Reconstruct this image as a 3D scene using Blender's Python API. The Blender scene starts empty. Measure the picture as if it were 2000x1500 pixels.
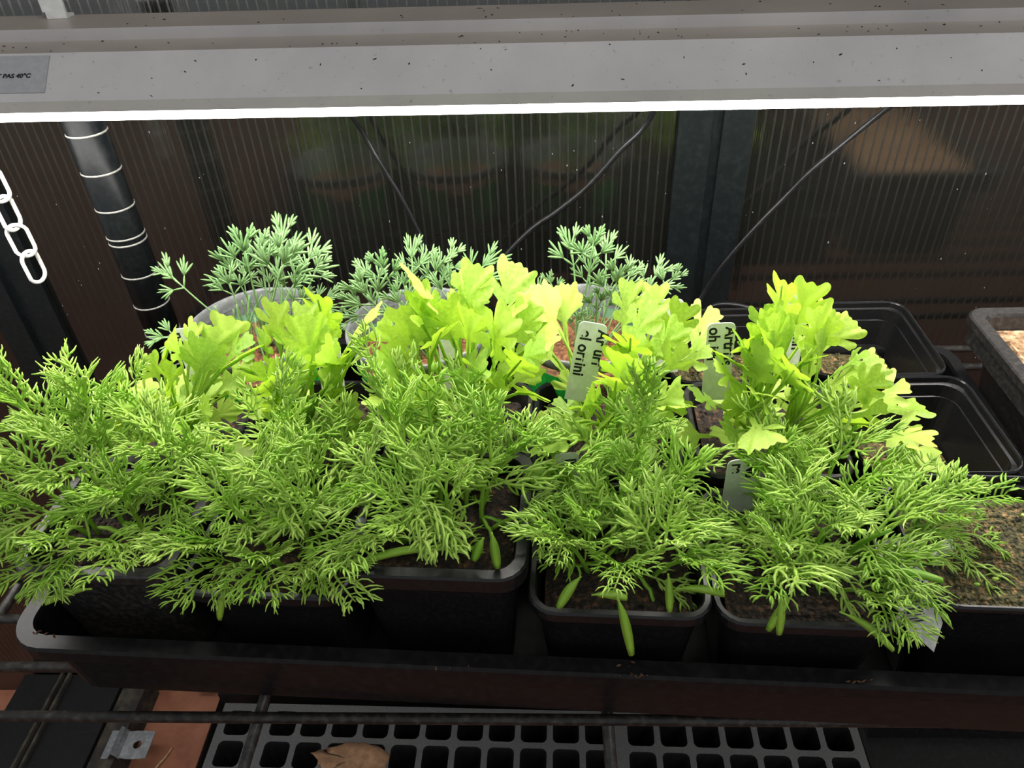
import bpy, math, random
from mathutils import Vector, Matrix, noise

# ------------------------------------------------------------------ camera, world, light
scene = bpy.context.scene
Z0 = 0.95                                   # lens height above the tiled floor
F = 1500.0
PIT, YAW, ROL = math.radians(37.8), math.radians(3.4), math.radians(2.9)
FW = Vector((-math.sin(YAW) * math.cos(PIT), math.cos(YAW) * math.cos(PIT), -math.sin(PIT)))
_r = FW.cross(Vector((0, 0, 1))).normalized()
_u = _r.cross(FW)
RT = math.cos(ROL) * _r - math.sin(ROL) * _u
UP = math.cos(ROL) * _u + math.sin(ROL) * _r
cd = bpy.data.cameras.new('camera')
cd.sensor_width = 36.0
cd.lens = 36.0 * F / 2000.0
cd.clip_start = 0.01
cam = bpy.data.objects.new('camera', cd)
scene.collection.objects.link(cam)
cam.matrix_world = Matrix(((RT.x, UP.x, -FW.x, 0), (RT.y, UP.y, -FW.y, 0), (RT.z, UP.z, -FW.z, Z0), (0, 0, 0, 1)))
scene.camera = cam

world = bpy.data.worlds.new('overcast_sky')
scene.world = world
world.use_nodes = True
bg = world.node_tree.nodes['Background']
bg.inputs[0].default_value = (0.92, 0.96, 1.0, 1)
bg.inputs[1].default_value = 0.5
sd = bpy.data.lights.new('hazy_sun', 'SUN')
sd.energy = 0.55
sd.angle = math.radians(25)
sd.color = (1, .93, .84)
sun = bpy.data.objects.new('hazy_sun', sd)
scene.collection.objects.link(sun)
sun.rotation_euler = Vector((-0.55, 0.55, -1.0)).to_track_quat('-Z', 'Y').to_euler()
TUBE = 16.5                                 # brightness of the lamp's tubes

vs = scene.view_settings
vs.view_transform = 'Standard'
vs.look = 'None'
vs.exposure = 0.0
vs.gamma = 1.0
vs.use_curve_mapping = False

# ------------------------------------------------------------------ helpers
COL = scene.collection
WL = {}                                     # world position of every unrotated parent


def at(px, py, Y):
    d = FW * F + RT * (px - 1000) - UP * (py - 750)
    d = d * (Y / d.y)
    return Vector((d.x, d.y, d.z + Z0))


def proj(p):
    q = Vector(p) - Vector((0, 0, Z0))
    w = q.dot(FW)
    return 1000 + F * q.dot(RT) / w, 750 - F * q.dot(UP) / w


# gaps in the foliage where tags and open soil show: x0, x1, y0, y1, chance that a leaf still grows there
GAPS = [(1405, 1500, 880, 955, .1), (1075, 1130, 870, 935, .15), (945, 1015, 880, 1095, .3), (1125, 1195, 622, 735, .15), (1372, 1440, 625, 745, .15), (1060, 1370, 1125, 1190, .45), (1420, 1700, 1150, 1200, .45)]


def gap(rnd, *pts):
    for p in pts:
        x, y = proj(p)
        for g in GAPS:
            if g[0] < x < g[1] and g[2] < y < g[3]:
                return rnd.random() > g[4]
    return False


def mesh_data(name, V, Fc, mat, smooth=True):
    m = bpy.data.meshes.new(name)
    m.from_pydata([tuple(v) for v in V], [], Fc)
    if smooth:
        m.polygons.foreach_set('use_smooth', [True] * len(m.polygons))
    for k in (mat if isinstance(mat, list) else [mat]):
        m.materials.append(k)
    m.update()
    return m


def obj(name, data, parent=None, loc=(0, 0, 0)):
    """An object at world position loc (parents are never rotated unless noted)."""
    o = bpy.data.objects.new(name, data)
    COL.objects.link(o)
    loc = Vector(loc)
    if parent is not None:
        o.parent = parent
        o.location = loc - WL[parent]
    else:
        o.location = loc
    WL[o] = loc
    return o


def put(name, data, parent, M):
    """A child with a full world matrix under an unrotated parent."""
    o = bpy.data.objects.new(name, data)
    COL.objects.link(o)
    o.parent = parent
    o.matrix_local = Matrix.Translation(-WL[parent]) @ M
    return o


def tag(o, label, cat, group=None):
    o['label'] = label
    o['category'] = cat
    if group:
        o['group'] = group
    return o


def thing(name, label, cat, loc, group=None):
    return tag(obj(name, None, None, loc), label, cat, group)


def rrect(hx, hy, r, n=5):
    P = []
    for cx, cy, a0 in ((hx - r, hy - r, 0), (-hx + r, hy - r, 90), (-hx + r, -hy + r, 180), (hx - r, -hy + r, 270)):
        for i in range(n + 1):
            a = math.radians(a0 + 90 * i / n)
            P.append((cx + r * math.cos(a), cy + r * math.sin(a)))
    return P


def loft(rings, cap0=True, cap1=True):
    V, Fc = [], []
    n = len(rings[0])
    for R in rings:
        V += R
    for i in range(len(rings) - 1):
        for j in range(n):
            k = (j + 1) % n
            Fc.append((i * n + j, i * n + k, (i + 1) * n + k, (i + 1) * n + j))
    if cap0:
        Fc.append(tuple(reversed(range(n))))
    if cap1:
        Fc.append(tuple(range((len(rings) - 1) * n, len(rings) * n)))
    return V, Fc


def tube(P, R, n=6, caps=True):
    """A swept tube through points P, radius number or list."""
    P = [Vector(p) for p in P]
    if not isinstance(R, (list, tuple)):
        R = [R] * len(P)
    rings = []
    ref = None
    for i, p in enumerate(P):
        t = (P[min(i + 1, len(P) - 1)] - P[max(i - 1, 0)]).normalized()
        if ref is None:
            ref = Vector((0, 0, 1)) if abs(t.z) < .9 else Vector((1, 0, 0))
        a = (ref - t * ref.dot(t)).normalized()
        ref = a
        b = t.cross(a)
        rings.append([p + (a * math.cos(2 * math.pi * k / n) + b * math.sin(2 * math.pi * k / n)) * R[i] for k in range(n)])
    return loft(rings, caps, caps)


def join(parts):
    V, Fc = [], []
    for v, f in parts:
        o = len(V)
        V += [Vector(x) for x in v]
        Fc += [tuple(i + o for i in q) for q in f]
    return V, Fc


def box(x0, x1, y0, y1, z0, z1):
    V = [(x, y, z) for z in (z0, z1) for y in (y0, y1) for x in (x0, x1)]
    return V, [(0, 2, 3, 1), (4, 5, 7, 6), (0, 1, 5, 4), (2, 6, 7, 3), (0, 4, 6, 2), (1, 3, 7, 5)]


def catmull(P, k=6):
    P = [Vector(p) for p in P]
    out = []
    for i in range(len(P) - 1):
        a, b, c, d = P[max(i - 1, 0)], P[i], P[i + 1], P[min(i + 2, len(P) - 1)]
        for j in range(k):
            t = j / k
            out.append(.5 * ((2 * b) + (c - a) * t + (2 * a - 5 * b + 4 * c - d) * t * t + (3 * b - a - 3 * c + d) * t ** 3))
    out.append(P[-1])
    return out


# ------------------------------------------------------------------ materials
def nt(name):
    m = bpy.data.materials.new(name)
    m.use_nodes = True
    t = m.node_tree
    return m, t, t.nodes['Principled BSDF']


def N(t, kind, **kw):
    n = t.nodes.new(kind)
    for k, v in kw.items():
        if k.startswith('i_'):
            n.inputs[k[2:].replace('_', ' ')].default_value = v
        else:
            setattr(n, k, v)
    return n


def ramp(t, stops):
    r = t.nodes.new('ShaderNodeValToRGB')
    e = r.color_ramp.elements
    while len(e) < len(stops):
        e.new(.5)
    for s, (p, c) in zip(e, stops):
        s.position = p
        s.color = (*c, 1)
    return r


def plastic(name, col, rough=.3, ior=1.5, bump=.0, bscale=300, dust=None):
    m, t, b = nt(name)
    tc = N(t, 'ShaderNodeTexCoord')
    nz = N(t, 'ShaderNodeTexNoise', i_Scale=bscale, i_Detail=4.0)
    t.links.new(tc.outputs['Object'], nz.inputs['Vector'])
    d = dust or tuple(min(1, c * 1.8 + .004) for c in col)
    r = ramp(t, [(.45, col), (.85, d)])
    t.links.new(nz.outputs['Fac'], r.inputs[0])
    t.links.new(r.outputs[0], b.inputs['Base Color'])
    b.inputs['Roughness'].default_value = rough
    b.inputs['IOR'].default_value = ior
    if bump:
        bp = N(t, 'ShaderNodeBump', i_Strength=bump, i_Distance=.001)
        t.links.new(nz.outputs['Fac'], bp.inputs['Height'])
        t.links.new(bp.outputs[0], b.inputs['Normal'])
    return m


def foliage(name, dark, light, trans, tcol, rough=.45, scale=120):
    m, t, b = nt(name)
    tc = N(t, 'ShaderNodeTexCoord')
    oi = N(t, 'ShaderNodeObjectInfo')
    nz = N(t, 'ShaderNodeTexNoise', i_Scale=scale, i_Detail=3.0)
    t.links.new(tc.outputs['Object'], nz.inputs['Vector'])
    add = N(t, 'ShaderNodeMath', operation='ADD')
    mul = N(t, 'ShaderNodeMath', operation='MULTIPLY')
    mul.inputs[1].default_value = .6
    t.links.new(oi.outputs['Random'], mul.inputs[0])
    t.links.new(nz.outputs['Fac'], add.inputs[0])
    t.links.new(mul.outputs[0], add.inputs[1])
    r = ramp(t, [(.35, dark), (1.0, light)])
    t.links.new(add.outputs[0], r.inputs[0])
    t.links.new(r.outputs[0], b.inputs['Base Color'])
    b.inputs['Roughness'].default_value = rough
    bp = N(t, 'ShaderNodeBump', i_Strength=.25, i_Distance=.0006)
    t.links.new(nz.outputs['Fac'], bp.inputs['Height'])
    t.links.new(bp.outputs[0], b.inputs['Normal'])
    tr = N(t, 'ShaderNodeBsdfTranslucent')
    tr.inputs['Color'].default_value = (*tcol, 1)
    mx = N(t, 'ShaderNodeMixShader')
    mx.inputs[0].default_value = trans
    t.links.new(b.outputs[0], mx.inputs[1])
    t.links.new(tr.outputs[0], mx.inputs[2])
    t.links.new(mx.outputs[0], t.nodes['Material Output'].inputs['Surface'])
    return m


def soil_mat(name, stops, scale=420):
    m, t, b = nt(name)
    tc = N(t, 'ShaderNodeTexCoord')
    v = N(t, 'ShaderNodeTexVoronoi', i_Scale=scale)
    nz = N(t, 'ShaderNodeTexNoise', i_Scale=scale * .6, i_Detail=5.0, i_Roughness=.7)
    t.links.new(tc.outputs['Object'], v.inputs['Vector'])
    t.links.new(tc.outputs['Object'], nz.inputs['Vector'])
    r = ramp(t, stops)
    t.links.new(nz.outputs['Fac'], r.inputs[0])
    t.links.new(r.outputs[0], b.inputs['Base Color'])
    b.inputs['Roughness'].default_value = .85
    bp = N(t, 'ShaderNodeBump', i_Strength=.8, i_Distance=.002)
    t.links.new(v.outputs['Distance'], bp.inputs['Height'])
    t.links.new(bp.outputs[0], b.inputs['Normal'])
    return m


M = {}
M['pot'] = plastic('black_pot_plastic', (.007, .007, .0075), .28, 1.42, .06, 500)
M['pot_old'] = plastic('worn_pot_plastic', (.016, .016, .016), .34, 1.5, .1, 350, (.07, .06, .05))
M['tray'] = plastic('black_tray_plastic', (.006, .006, .0065), .35, 1.28, .0, 200)
M['plug'] = plastic('plug_tray_plastic', (.085, .088, .09), .45, 1.5, .1, 300, (.14, .13, .12))
M['plugcell'] = plastic('plug_cell_plastic', (.012, .012, .013), .35, 1.5)
M['wire'] = plastic('shelf_wire_coating', (.012, .011, .010), .4, 1.4, .2, 250, (.06, .055, .045))
M['post'] = plastic('post_coating', (.0045, .0055, .006), .35, 1.22)
M['groove'] = plastic('worn_groove_metal', (.2, .2, .18), .4)
M['frame'] = plastic('wall_frame_coating', (.005, .007, .0075), .4, 1.3)
M['cord'] = plastic('cord_rubber', (.008, .008, .009), .3, 1.4)
M['chain'] = plastic('white_chain_coating', (.8, .8, .76), .35)
M['white'] = plastic('white_enamel', (.82, .82, .8), .4)
M['tagp'] = plastic('white_tag_plastic', (.82, .83, .76), .4)
M['barc'] = plastic('grey_tag_plastic', (.36, .37, .35), .35)
M['ink'] = plastic('black_marker_ink', (.008, .008, .008), .6)
M['green'] = plastic('green_label_print', (.02, .42, .06), .4)
M['steel'] = plastic('galvanised_steel', (.42, .44, .45), .4, 1.5, .1, 200)
M['steel'].node_tree.nodes['Principled BSDF'].inputs['Metallic'].default_value = .9
M['beam'] = plastic('black_floor_profile', (.006, .006, .006), .4)
M['wood'] = plastic('weathered_black_wood', (.025, .022, .02), .8, 1.4, .5, 60, (.11, .09, .06))
M['paper'] = plastic('brown_scrap', (.24, .13, .07), .8, 1.4, .4, 120, (.4, .25, .14))
M['straw'] = plastic('dry_straw', (.45, .32, .16), .8)
M['sticker'] = plastic('grey_sticker', (.34, .35, .36), .5, 1.45, .05, 400, (.42, .42, .42))
M['debris'] = plastic('dark_debris', (.03, .022, .016), .9)
M['drop'] = plastic('dried_water_specks', (.16, .17, .17), .3)
M['soil'] = soil_mat('dark_potting_soil', [(.36, (.006, .004, .003)), (.52, (.022, .012, .007)), (.62, (.09, .045, .02)), (.72, (.2, .1, .04))])
M['soilmoss'] = soil_mat('mossy_soil', [(.36, (.010, .007, .004)), (.47, (.05, .05, .012)), (.56, (.12, .09, .03)), (.66, (.4, .22, .09))], 520)
M['vermic'] = soil_mat('reddish_sandy_soil', [(.34, (.05, .018, .008)), (.5, (.2, .075, .03)), (.66, (.42, .2, .09))], 500)
M['mulch'] = soil_mat('pale_wood_mulch', [(.34, (.06, .03, .014)), (.5, (.3, .18, .09)), (.66, (.6, .42, .25))], 260)
M['crumb'] = soil_mat('brown_peat_crumbs', [(.3, (.03, .014, .007)), (.7, (.2, .09, .035))], 900)
M['cham'] = foliage('chamomile_green', (.22, .45, .022), (.48, .68, .13), .3, (.38, .7, .04), .32)
M['chamstem'] = foliage('chamomile_stem_green', (.16, .4, .02), (.3, .52, .05), .15, (.3, .6, .04))
M['art'] = foliage('artemisia_green', (.15, .33, .018), (.52, .7, .12), .38, (.5, .75, .04), .5, 45)
M['artstem'] = foliage('artemisia_stem_green', (.35, .52, .05), (.45, .6, .1), .2, (.5, .7, .05))
M['poppy'] = foliage('poppy_grey_green', (.17, .34, .11), (.27, .44, .18), .25, (.22, .45, .1))


def metal_paint():
    m, t, b = nt('dusty_white_lamp_enamel')
    g = N(t, 'ShaderNodeNewGeometry')
    tc = N(t, 'ShaderNodeTexCoord')
    sp = N(t, 'ShaderNodeSeparateXYZ')
    t.links.new(g.outputs['Normal'], sp.inputs[0])
    nz = N(t, 'ShaderNodeTexNoise', i_Scale=14.0, i_Detail=6.0, i_Roughness=.6)
    n2 = N(t, 'ShaderNodeTexNoise', i_Scale=420.0, i_Detail=2.0)
    t.links.new(tc.outputs['Object'], nz.inputs['Vector'])
    t.links.new(tc.outputs['Object'], n2.inputs['Vector'])
    # settled dust lies on the upward faces
    mr = N(t, 'ShaderNodeMapRange')
    mr.inputs[1].default_value = .9
    mr.inputs[2].default_value = 1.0
    t.links.new(sp.outputs['Z'], mr.inputs[0])
    mx = N(t, 'ShaderNodeMix', data_type='RGBA')
    mx.inputs[6].default_value = (.60, .575, .56, 1)
    mx.inputs[7].default_value = (.42, .365, .32, 1)
    t.links.new(mr.outputs[0], mx.inputs[0])
    r = ramp(t, [(.3, (.78, .78, .8)), (.7, (1, 1, 1))])
    t.links.new(nz.outputs['Fac'], r.inputs[0])
    m2 = N(t, 'ShaderNodeMix', data_type='RGBA', blend_type='MULTIPLY')
    m2.inputs[0].default_value = 1
    t.links.new(mx.outputs[2], m2.inputs[6])
    t.links.new(r.outputs[0], m2.inputs[7])
    r2 = ramp(t, [(.22, (.5, .46, .42)), (.34, (1, 1, 1))])
    t.links.new(n2.outputs['Fac'], r2.inputs[0])
    m3 = N(t, 'ShaderNodeMix', data_type='RGBA', blend_type='MULTIPLY')
    m3.inputs[0].default_value = .6
    t.links.new(m2.outputs[2], m3.inputs[6])
    t.links.new(r2.outputs[0], m3.inputs[7])
    t.links.new(m3.outputs[2], b.inputs['Base Color'])
    b.inputs['Roughness'].default_value = .38
    return m


M['housing'] = metal_paint()


def wall_mat(name, col, rough, ior):
    m, t, b = nt(name)
    tc = N(t, 'ShaderNodeTexCoord')
    mp = N(t, 'ShaderNodeMapping')
    mp.inputs['Scale'].default_value = (1.0, 1.0, .012)
    t.links.new(tc.outputs['Object'], mp.inputs[0])
    nz = N(t, 'ShaderNodeTexNoise', i_Scale=520.0, i_Detail=3.0)
    t.links.new(mp.outputs[0], nz.inputs['Vector'])
    n2 = N(t, 'ShaderNodeTexNoise', i_Scale=5.0, i_Detail=4.0)
    t.links.new(tc.outputs['Object'], n2.inputs['Vector'])
    r = ramp(t, [(.3, col), (.75, tuple(c * 2.2 for c in col))])
    t.links.new(n2.outputs['Fac'], r.inputs[0])
    t.links.new(r.outputs[0], b.inputs['Base Color'])
    b.inputs['Roughness'].default_value = rough
    b.inputs['IOR'].default_value = ior
    bp = N(t, 'ShaderNodeBump', i_Strength=.25, i_Distance=.0004)
    t.links.new(nz.outputs['Fac'], bp.inputs['Height'])
    t.links.new(bp.outputs[0], b.inputs['Normal'])
    return m


M['wall'] = wall_mat('dark_twinwall_polycarbonate', (.005, .0051, .0043), .09, 1.86)
M['rib'] = wall_mat('twinwall_rib', (.0095, .0096, .0082), .22, 1.55)


def tile_mat():
    m, t, b = nt('terracotta_tile')
    tc = N(t, 'ShaderNodeTexCoord')
    nz = N(t, 'ShaderNodeTexNoise', i_Scale=18.0, i_Detail=8.0, i_Roughness=.65)
    t.links.new(tc.outputs['Object'], nz.inputs['Vector'])
    r = ramp(t, [(.3, (.19, .064, .035)), (.55, (.31, .122, .067)), (.8, (.38, .17, .10))])
    t.links.new(nz.outputs['Fac'], r.inputs[0])
    t.links.new(r.outputs[0], b.inputs['Base Color'])
    b.inputs['Roughness'].default_value = .75
    bp = N(t, 'ShaderNodeBump', i_Strength=.3, i_Distance=.003)
    t.links.new(nz.outputs['Fac'], bp.inputs['Height'])
    t.links.new(bp.outputs[0], b.inputs['Normal'])
    return m


M['tile'] = tile_mat()
M['grout'] = plastic('dirty_grout', (.05, .04, .03), .9, 1.4, .5, 40, (.12, .1, .07))


def emit_mat():
    m, t, b = nt('glowing_tube')
    b.inputs['Base Color'].default_value = (1, 1, 1, 1)
    b.inputs['Emission Color'].default_value = (1.0, .97, .93, 1)
    b.inputs['Emission Strength'].default_value = TUBE
    return m


M['tube'] = emit_mat()


def clear_mat():
    m, t, b = nt('clear_cup_plastic')
    b.inputs['Base Color'].default_value = (.4, .42, .42, 1)
    b.inputs['Roughness'].default_value = .15
    b.inputs['IOR'].default_value = 1.45
    tr = N(t, 'ShaderNodeBsdfTransparent')
    tr.inputs['Color'].default_value = (.9, .93, .93, 1)
    mx = N(t, 'ShaderNodeMixShader')
    mx.inputs[0].default_value = .86
    t.links.new(b.outputs[0], mx.inputs[1])
    t.links.new(tr.outputs[0], mx.inputs[2])
    t.links.new(mx.outputs[0], t.nodes['Material Output'].inputs['Surface'])
    return m


M['clear'] = clear_mat()
M['cuprim'] = plastic('frosted_cup_rim', (.16, .17, .17), .22)

# ------------------------------------------------------------------ the setting
fl = obj('floor', mesh_data('floor', *box(-2.2, 2.2, -2.6, 1.2, -.03, -.008), M['grout'], False))
fl['kind'] = 'structure'
tv, tf = loft([[(x, y, -.01) for x, y in rrect(.149, .149, .006, 2)], [(x, y, -.001) for x, y in rrect(.148, .148, .006, 2)],
               [(x, y, 0) for x, y in rrect(.146, .146, .005, 2)]])
tile = mesh_data('tile', tv, tf, M['tile'], False)
rnd = random.Random(5)
for i in range(-7, 8):
    for j in range(-8, 4):
        o = obj('tile', tile, fl, (-.39 + i * .303, .49 + j * .303, rnd.uniform(-.002, 0)))
        o.rotation_euler = (rnd.uniform(-.004, .004), rnd.uniform(-.004, .004), rnd.uniform(-.006, .006))

WY = .555
wl = obj('wall_back', mesh_data('wall_back', *box(-2.2, 2.2, WY, WY + .01, -.008, 2.1), M['wall'], False))
wl['kind'] = 'structure'
rv = [(-.0009, 0, 0), (-.0005, -.0003, 0), (.0005, -.0003, 0), (.0009, 0, 0)]
rib = mesh_data('rib', *loft([rv, [(x, y, 2.0) for x, y, z in rv]]), M['rib'], False)
rnd = random.Random(11)
for i in range(240):
    x = -.80 + i * .0067 + rnd.uniform(-.0004, .0004)
    if .093 < x < .151:
        continue
    obj('rib', rib, wl, (x, WY + .0001, .05))
specks = []
for i in range(170):
    x, z = rnd.uniform(-.5, .5), Z0 + rnd.uniform(-.42, -.15)
    s = rnd.uniform(.0002, .0006)
    k = rnd.uniform(1, 2.2)
    V = [(x + a * s, WY - .0006 - c * s * .4, z + b * s * k) for a, b, c in
         ((1, 0, 0), (.3, .9, 0), (-.9, .5, 0), (-.8, -.6, 0), (.2, -1, 0), (0, 0, 1))]
    specks.append((V, [(0, 1, 5), (1, 2, 5), (2, 3, 5), (3, 4, 5), (4, 0, 5)]))
o = obj('water_specks', mesh_data('water_specks', *join(specks), M['drop']), wl)
o['kind'] = 'stuff'
# black frame bars that hold the sheets
t1 = obj('trim_1', mesh_data('trim_1', *join([box(.0955, .1195, WY - .007, WY - .0005, .02, 2.05), box(.127, .149, WY - .007, WY - .0005, .02, 2.05),
                                               box(.1195, .127, WY - .003, WY - .0005, .02, 2.05)]), M['frame'], False))
t1['kind'] = 'structure'
t2 = obj('trim_2', mesh_data('trim_2', *join([box(-.475, -.452, WY - .012, WY - .0005, .02, 2.05), box(-.452, -.424, WY - .006, WY - .0005, .02, 2.05)]), M['frame'], False))
t2['kind'] = 'structure'

bb = obj('baseboard_back', mesh_data('baseboard_back', *box(-.425, 2.15, .517, WY - .001, .0005, .055), M['frame'], False))
bb['kind'] = 'structure'

# ------------------------------------------------------------------ wire shelf, post, lower clutter
SH = Z0 - .3785                               # top of the shelf wires
ws = thing('wire_shelf', 'black coated wire shelf under the long black plant tray', 'shelf', (0, .35, SH - .01))
for y in (.15, .2075, .2365, .268, .30, .332, .364, .396, .428, .458, .505, .53):
    V, Fc = tube([(-.34, y, SH - .003), (.7, y, SH - .003)], .003, 8)
    obj('wire', mesh_data('wire', V, Fc, M['wire']), ws)
for x in (-.337, -.157, .0287, .585):
    V, Fc = tube([(x, .148, SH - .0085), (x, .532, SH - .0085)], .0032, 8)
    obj('support_wire', mesh_data('support_wire', V, Fc, M['wire']), ws)

px, py = -.2925, .479
pr = .0125
ps = thing('shelf_post', 'black grooved shelf post with worn pale rings before dark wall', 'post', (px, py, SH))
V, Fc = tube([(px, py, SH + .0002), (px, py, Z0 - .115)], pr, 28)
obj('pole', mesh_data('pole', V, Fc, M['post']), ps)
ring = mesh_data('ring', *loft([[(r * math.cos(a * math.pi / 14), r * math.sin(a * math.pi / 14), z) for a in range(28)]
                                for r, z in ((pr + .00002, -.0007), (pr + .0005, -.0003), (pr + .0005, .0003), (pr + .00002, .0007))], False, False), M['groove'])
z = SH + .0126
while z < Z0 - .12:
    o = obj('ring', ring, ps, (px, py, z))
    z += .0254
o = obj('ring', ring, ps, (px, py, SH + .0126 + .0254 * 5 + .0046))

# floor profile at the left, weathered strip and bracket
fb = thing('floor_profile', 'wide black floor profile with two pale raised lines under the shelf', 'beam', (-.64, .3, 0))
obj('base_board', mesh_data('base_board', *box(-.70, -.563, -.4, .55, .0005, .045), M['beam'], False), fb)
for x in (-.648, -.638):
    V, Fc = box(x, x + .0035, -.4, .55, .0452, .051)
    obj('raised_line', mesh_data('raised_line', V, Fc, M['wood'], False), fb)
st = thing('wooden_batten', 'weathered dirty wooden batten beside the terracotta tiles', 'batten', (-.545, .3, 0))
obj('board', mesh_data('board', *box(-.5615, -.532, -.4, .55, .0005, .04), M['wood'], False), st)
br = thing('metal_bracket', 'small galvanised steel bracket with round hole on wooden batten', 'bracket', (-.53, .46, .03))
prof = [(-.548, .0405), (-.540, .0405), (-.532, .052), (-.529, .048), (-.526, .0405)]
V, Fc = [], []
for y in (.441, .476):
    V += [(x, y, zz) for x, zz in prof]
    V += [(x, y, zz + .0015) for x, zz in prof]
n = len(prof)
for i in range(n - 1):
    Fc += [(n + i, n + i + 1, 3 * n + i + 1, 3 * n + i), (i, 2 * n + i, 2 * n + i + 1, i + 1)]
    Fc += [(i, i + 1, n + i + 1, n + i), (2 * n + i, 3 * n + i, 3 * n + i + 1, 2 * n + i + 1)]
V = [Vector(v) for v in V]
obj('bent_flange', mesh_data('bent_flange', V, Fc, M['steel'], False), br)
cx, cy, zz = -.5095, .4585, .0405
hole = [(cx + .0052 * math.cos(a * math.pi / 8), cy + .0052 * math.sin(a * math.pi / 8)) for a in range(16)]
outer = []
for a in range(16):
    c, s = math.cos(a * math.pi / 8), math.sin(a * math.pi / 8)
    k = 1 / max(abs(c) / .0165, abs(s) / .0175)
    outer.append((cx + c * k, cy + s * k))
V, Fc = loft([[(x, y, zz) for x, y in hole], [(x, y, zz) for x, y in outer], [(x, y, zz + .0015) for x, y in outer], [(x, y, zz + .0015) for x, y in hole],
              [(x, y, zz) for x, y in hole]], False, False)
obj('drilled_plate', mesh_data('drilled_plate', V, Fc, M['steel'], False), br)
cane = thing('black_cane', 'thin black plastic cane lying beside the small cell tray on tiles', 'cane', (-.44, .4, 0))
V, Fc = tube([(-.4385, -.05, .006), (-.4385, .545, .006)], .0048, 8)
obj('rod', mesh_data('rod', V, Fc, M['pot']), cane)
for y in (.425, .455, .487, .515):
    V, Fc = tube([(-.4385, y, .006), (-.4285, y + .003, .007)], .002, 6)
    obj('nub', mesh_data('nub', V, Fc, M['pot']), cane)
V, Fc = tube(catmull([(-.499, .438, .003), (-.492, .452, .006), (-.488, .462, .004), (-.485, .475, .002)]), .001, 5)
tag(obj('straw', mesh_data('straw', V, Fc, M['straw'])), 'single dry straw lying on terracotta tile', 'straw')

# plug trays on the floor
CP = .0381
PT = .061


def cell_ring(h, r, z):
    return [(x, y, z) for x, y in rrect(h, h, r, 4)]


cv, cf = loft([cell_ring(.0155, .0062, 0), cell_ring(.0150, .006, -.002), cell_ring(.0105, .004, -.054), cell_ring(.0035, .0034, -.0545)], False, False)
cellm = mesh_data('cell', cv, [tuple(reversed(f)) for f in cf], M['plugcell'], False)


def plug_tray(label, x0, nx, y1, ny, rot):
    t = thing('cell_tray', label, 'seed tray', (x0, y1, 0), 'cell trays on the floor')
    R = Matrix.Rotation(rot, 4, 'Z')
    V, Fc = [], []
    hl = CP / 2
    sq = []
    n = 20
    inner = rrect(.0155, .0155, .0062, 4)
    outer = []
    for x, y in inner:
        k = hl / max(abs(x), abs(y))
        outer.append((x * k, y * k))
    # put exact corners where the outline runs diagonal
    for i in range(nx):
        for j in range(ny):
            c = (i * CP + hl + .006, -(j * CP + hl + .006))
            o = len(V)
            V += [(c[0] + x, c[1] + y, 0) for x, y in outer] + [(c[0] + x, c[1] + y, 0) for x, y in inner]
            m = len(inner)
            for a in range(m):
                b = (a + 1) % m
                Fc.append((o + a, o + b, o + m + b, o + m + a))
            cl = obj('cell', cellm, t)
            cl.matrix_local = Matrix.Translation((0, 0, PT)) @ R @ Matrix.Translation((c[0], c[1], -.0001))
    W, D = nx * CP + .012, ny * CP + .012
    for a in ((0, W, -.006, 0), (0, W, -D, -D + .006), (0, .006, -D + .006, -.006), (W - .006, W, -D + .006, -.006)):
        v, f = box(a[0], a[1], a[2], a[3], -.004, 0)
        o = len(V)
        V += v
        Fc += [tuple(q + o for q in g) for g in f]
    d = obj('deck', mesh_data('deck', V, Fc, M['plug'], False), t)
    d.matrix_local = Matrix.Translation((0, 0, PT)) @ R
    return t


RO = math.radians(-1.1)
plug_tray('narrow single row cell tray beside the black cane on tiles', -.4085, 1, .5025, 4, RO)
plug_tray('wide grey rimmed cell tray holding a torn brown scrap', -.352, 11, .502, 4, RO)
plug_tray('grey rimmed cell tray below the right front pots', .079, 7, .493, 4, RO)
t = thing('flat_tray', 'shallow black flat tray on the floor right of the cell trays', 'tray', (.60, .42, .0005))
def fr_(d_, z, r):
    return [(x, y, z) for x, y in rrect(.215 - d_, .085 - d_, r, 5)]
V, Fc = loft([fr_(.012, 0, .01), fr_(.005, .034, .014), fr_(0, .035, .016), fr_(0, .039, .016), fr_(.006, .04, .012), fr_(.009, .034, .012), fr_(.016, .003, .01)])
obj('tray_body', mesh_data('tray_body', V, Fc, M['tray'], False), t, (.582, .425, .0005))
# torn scrap lying on the wide tray
rnd = random.Random(3)
outl = [(608, 1470), (640, 1462), (690, 1447), (735, 1458), (762, 1470), (752, 1500), (735, 1520), (680, 1525), (640, 1510), (622, 1492)]
pts = []
for i in range(len(outl)):
    a, b = outl[i], outl[(i + 1) % len(outl)]
    for k in range(4):
        u = k / 4
        pts.append((a[0] + (b[0] - a[0]) * u + rnd.uniform(-3, 3), a[1] + (b[1] - a[1]) * u + rnd.uniform(-3, 3)))
ring0 = []
for x, y in pts:
    d = FW * F + RT * (x - 1000) - UP * (y - 750)
    d = d * ((PT + .003 - Z0) / d.z)
    ring0.append(Vector((d.x, d.y, 0)))
c0 = sum(ring0, Vector()) / len(ring0)
rings = []
for k in (1, .75, .5, .25):
    rings.append([Vector((*(c0 + (p - c0) * k).xy, PT + .003 + .004 * noise.noise((c0 + (p - c0) * k) * 60))) for p in ring0])
topV, topF = loft(rings, False, True)
botV = [v - Vector((0, 0, .0012)) for v in topV]
n = len(ring0)
V = topV + botV
Fc = topF + [tuple(reversed([q + len(topV) for q in f])) for f in topF]
for i in range(n):
    j = (i + 1) % n
    Fc.append((j, i, i + len(topV), j + len(topV)))
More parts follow.
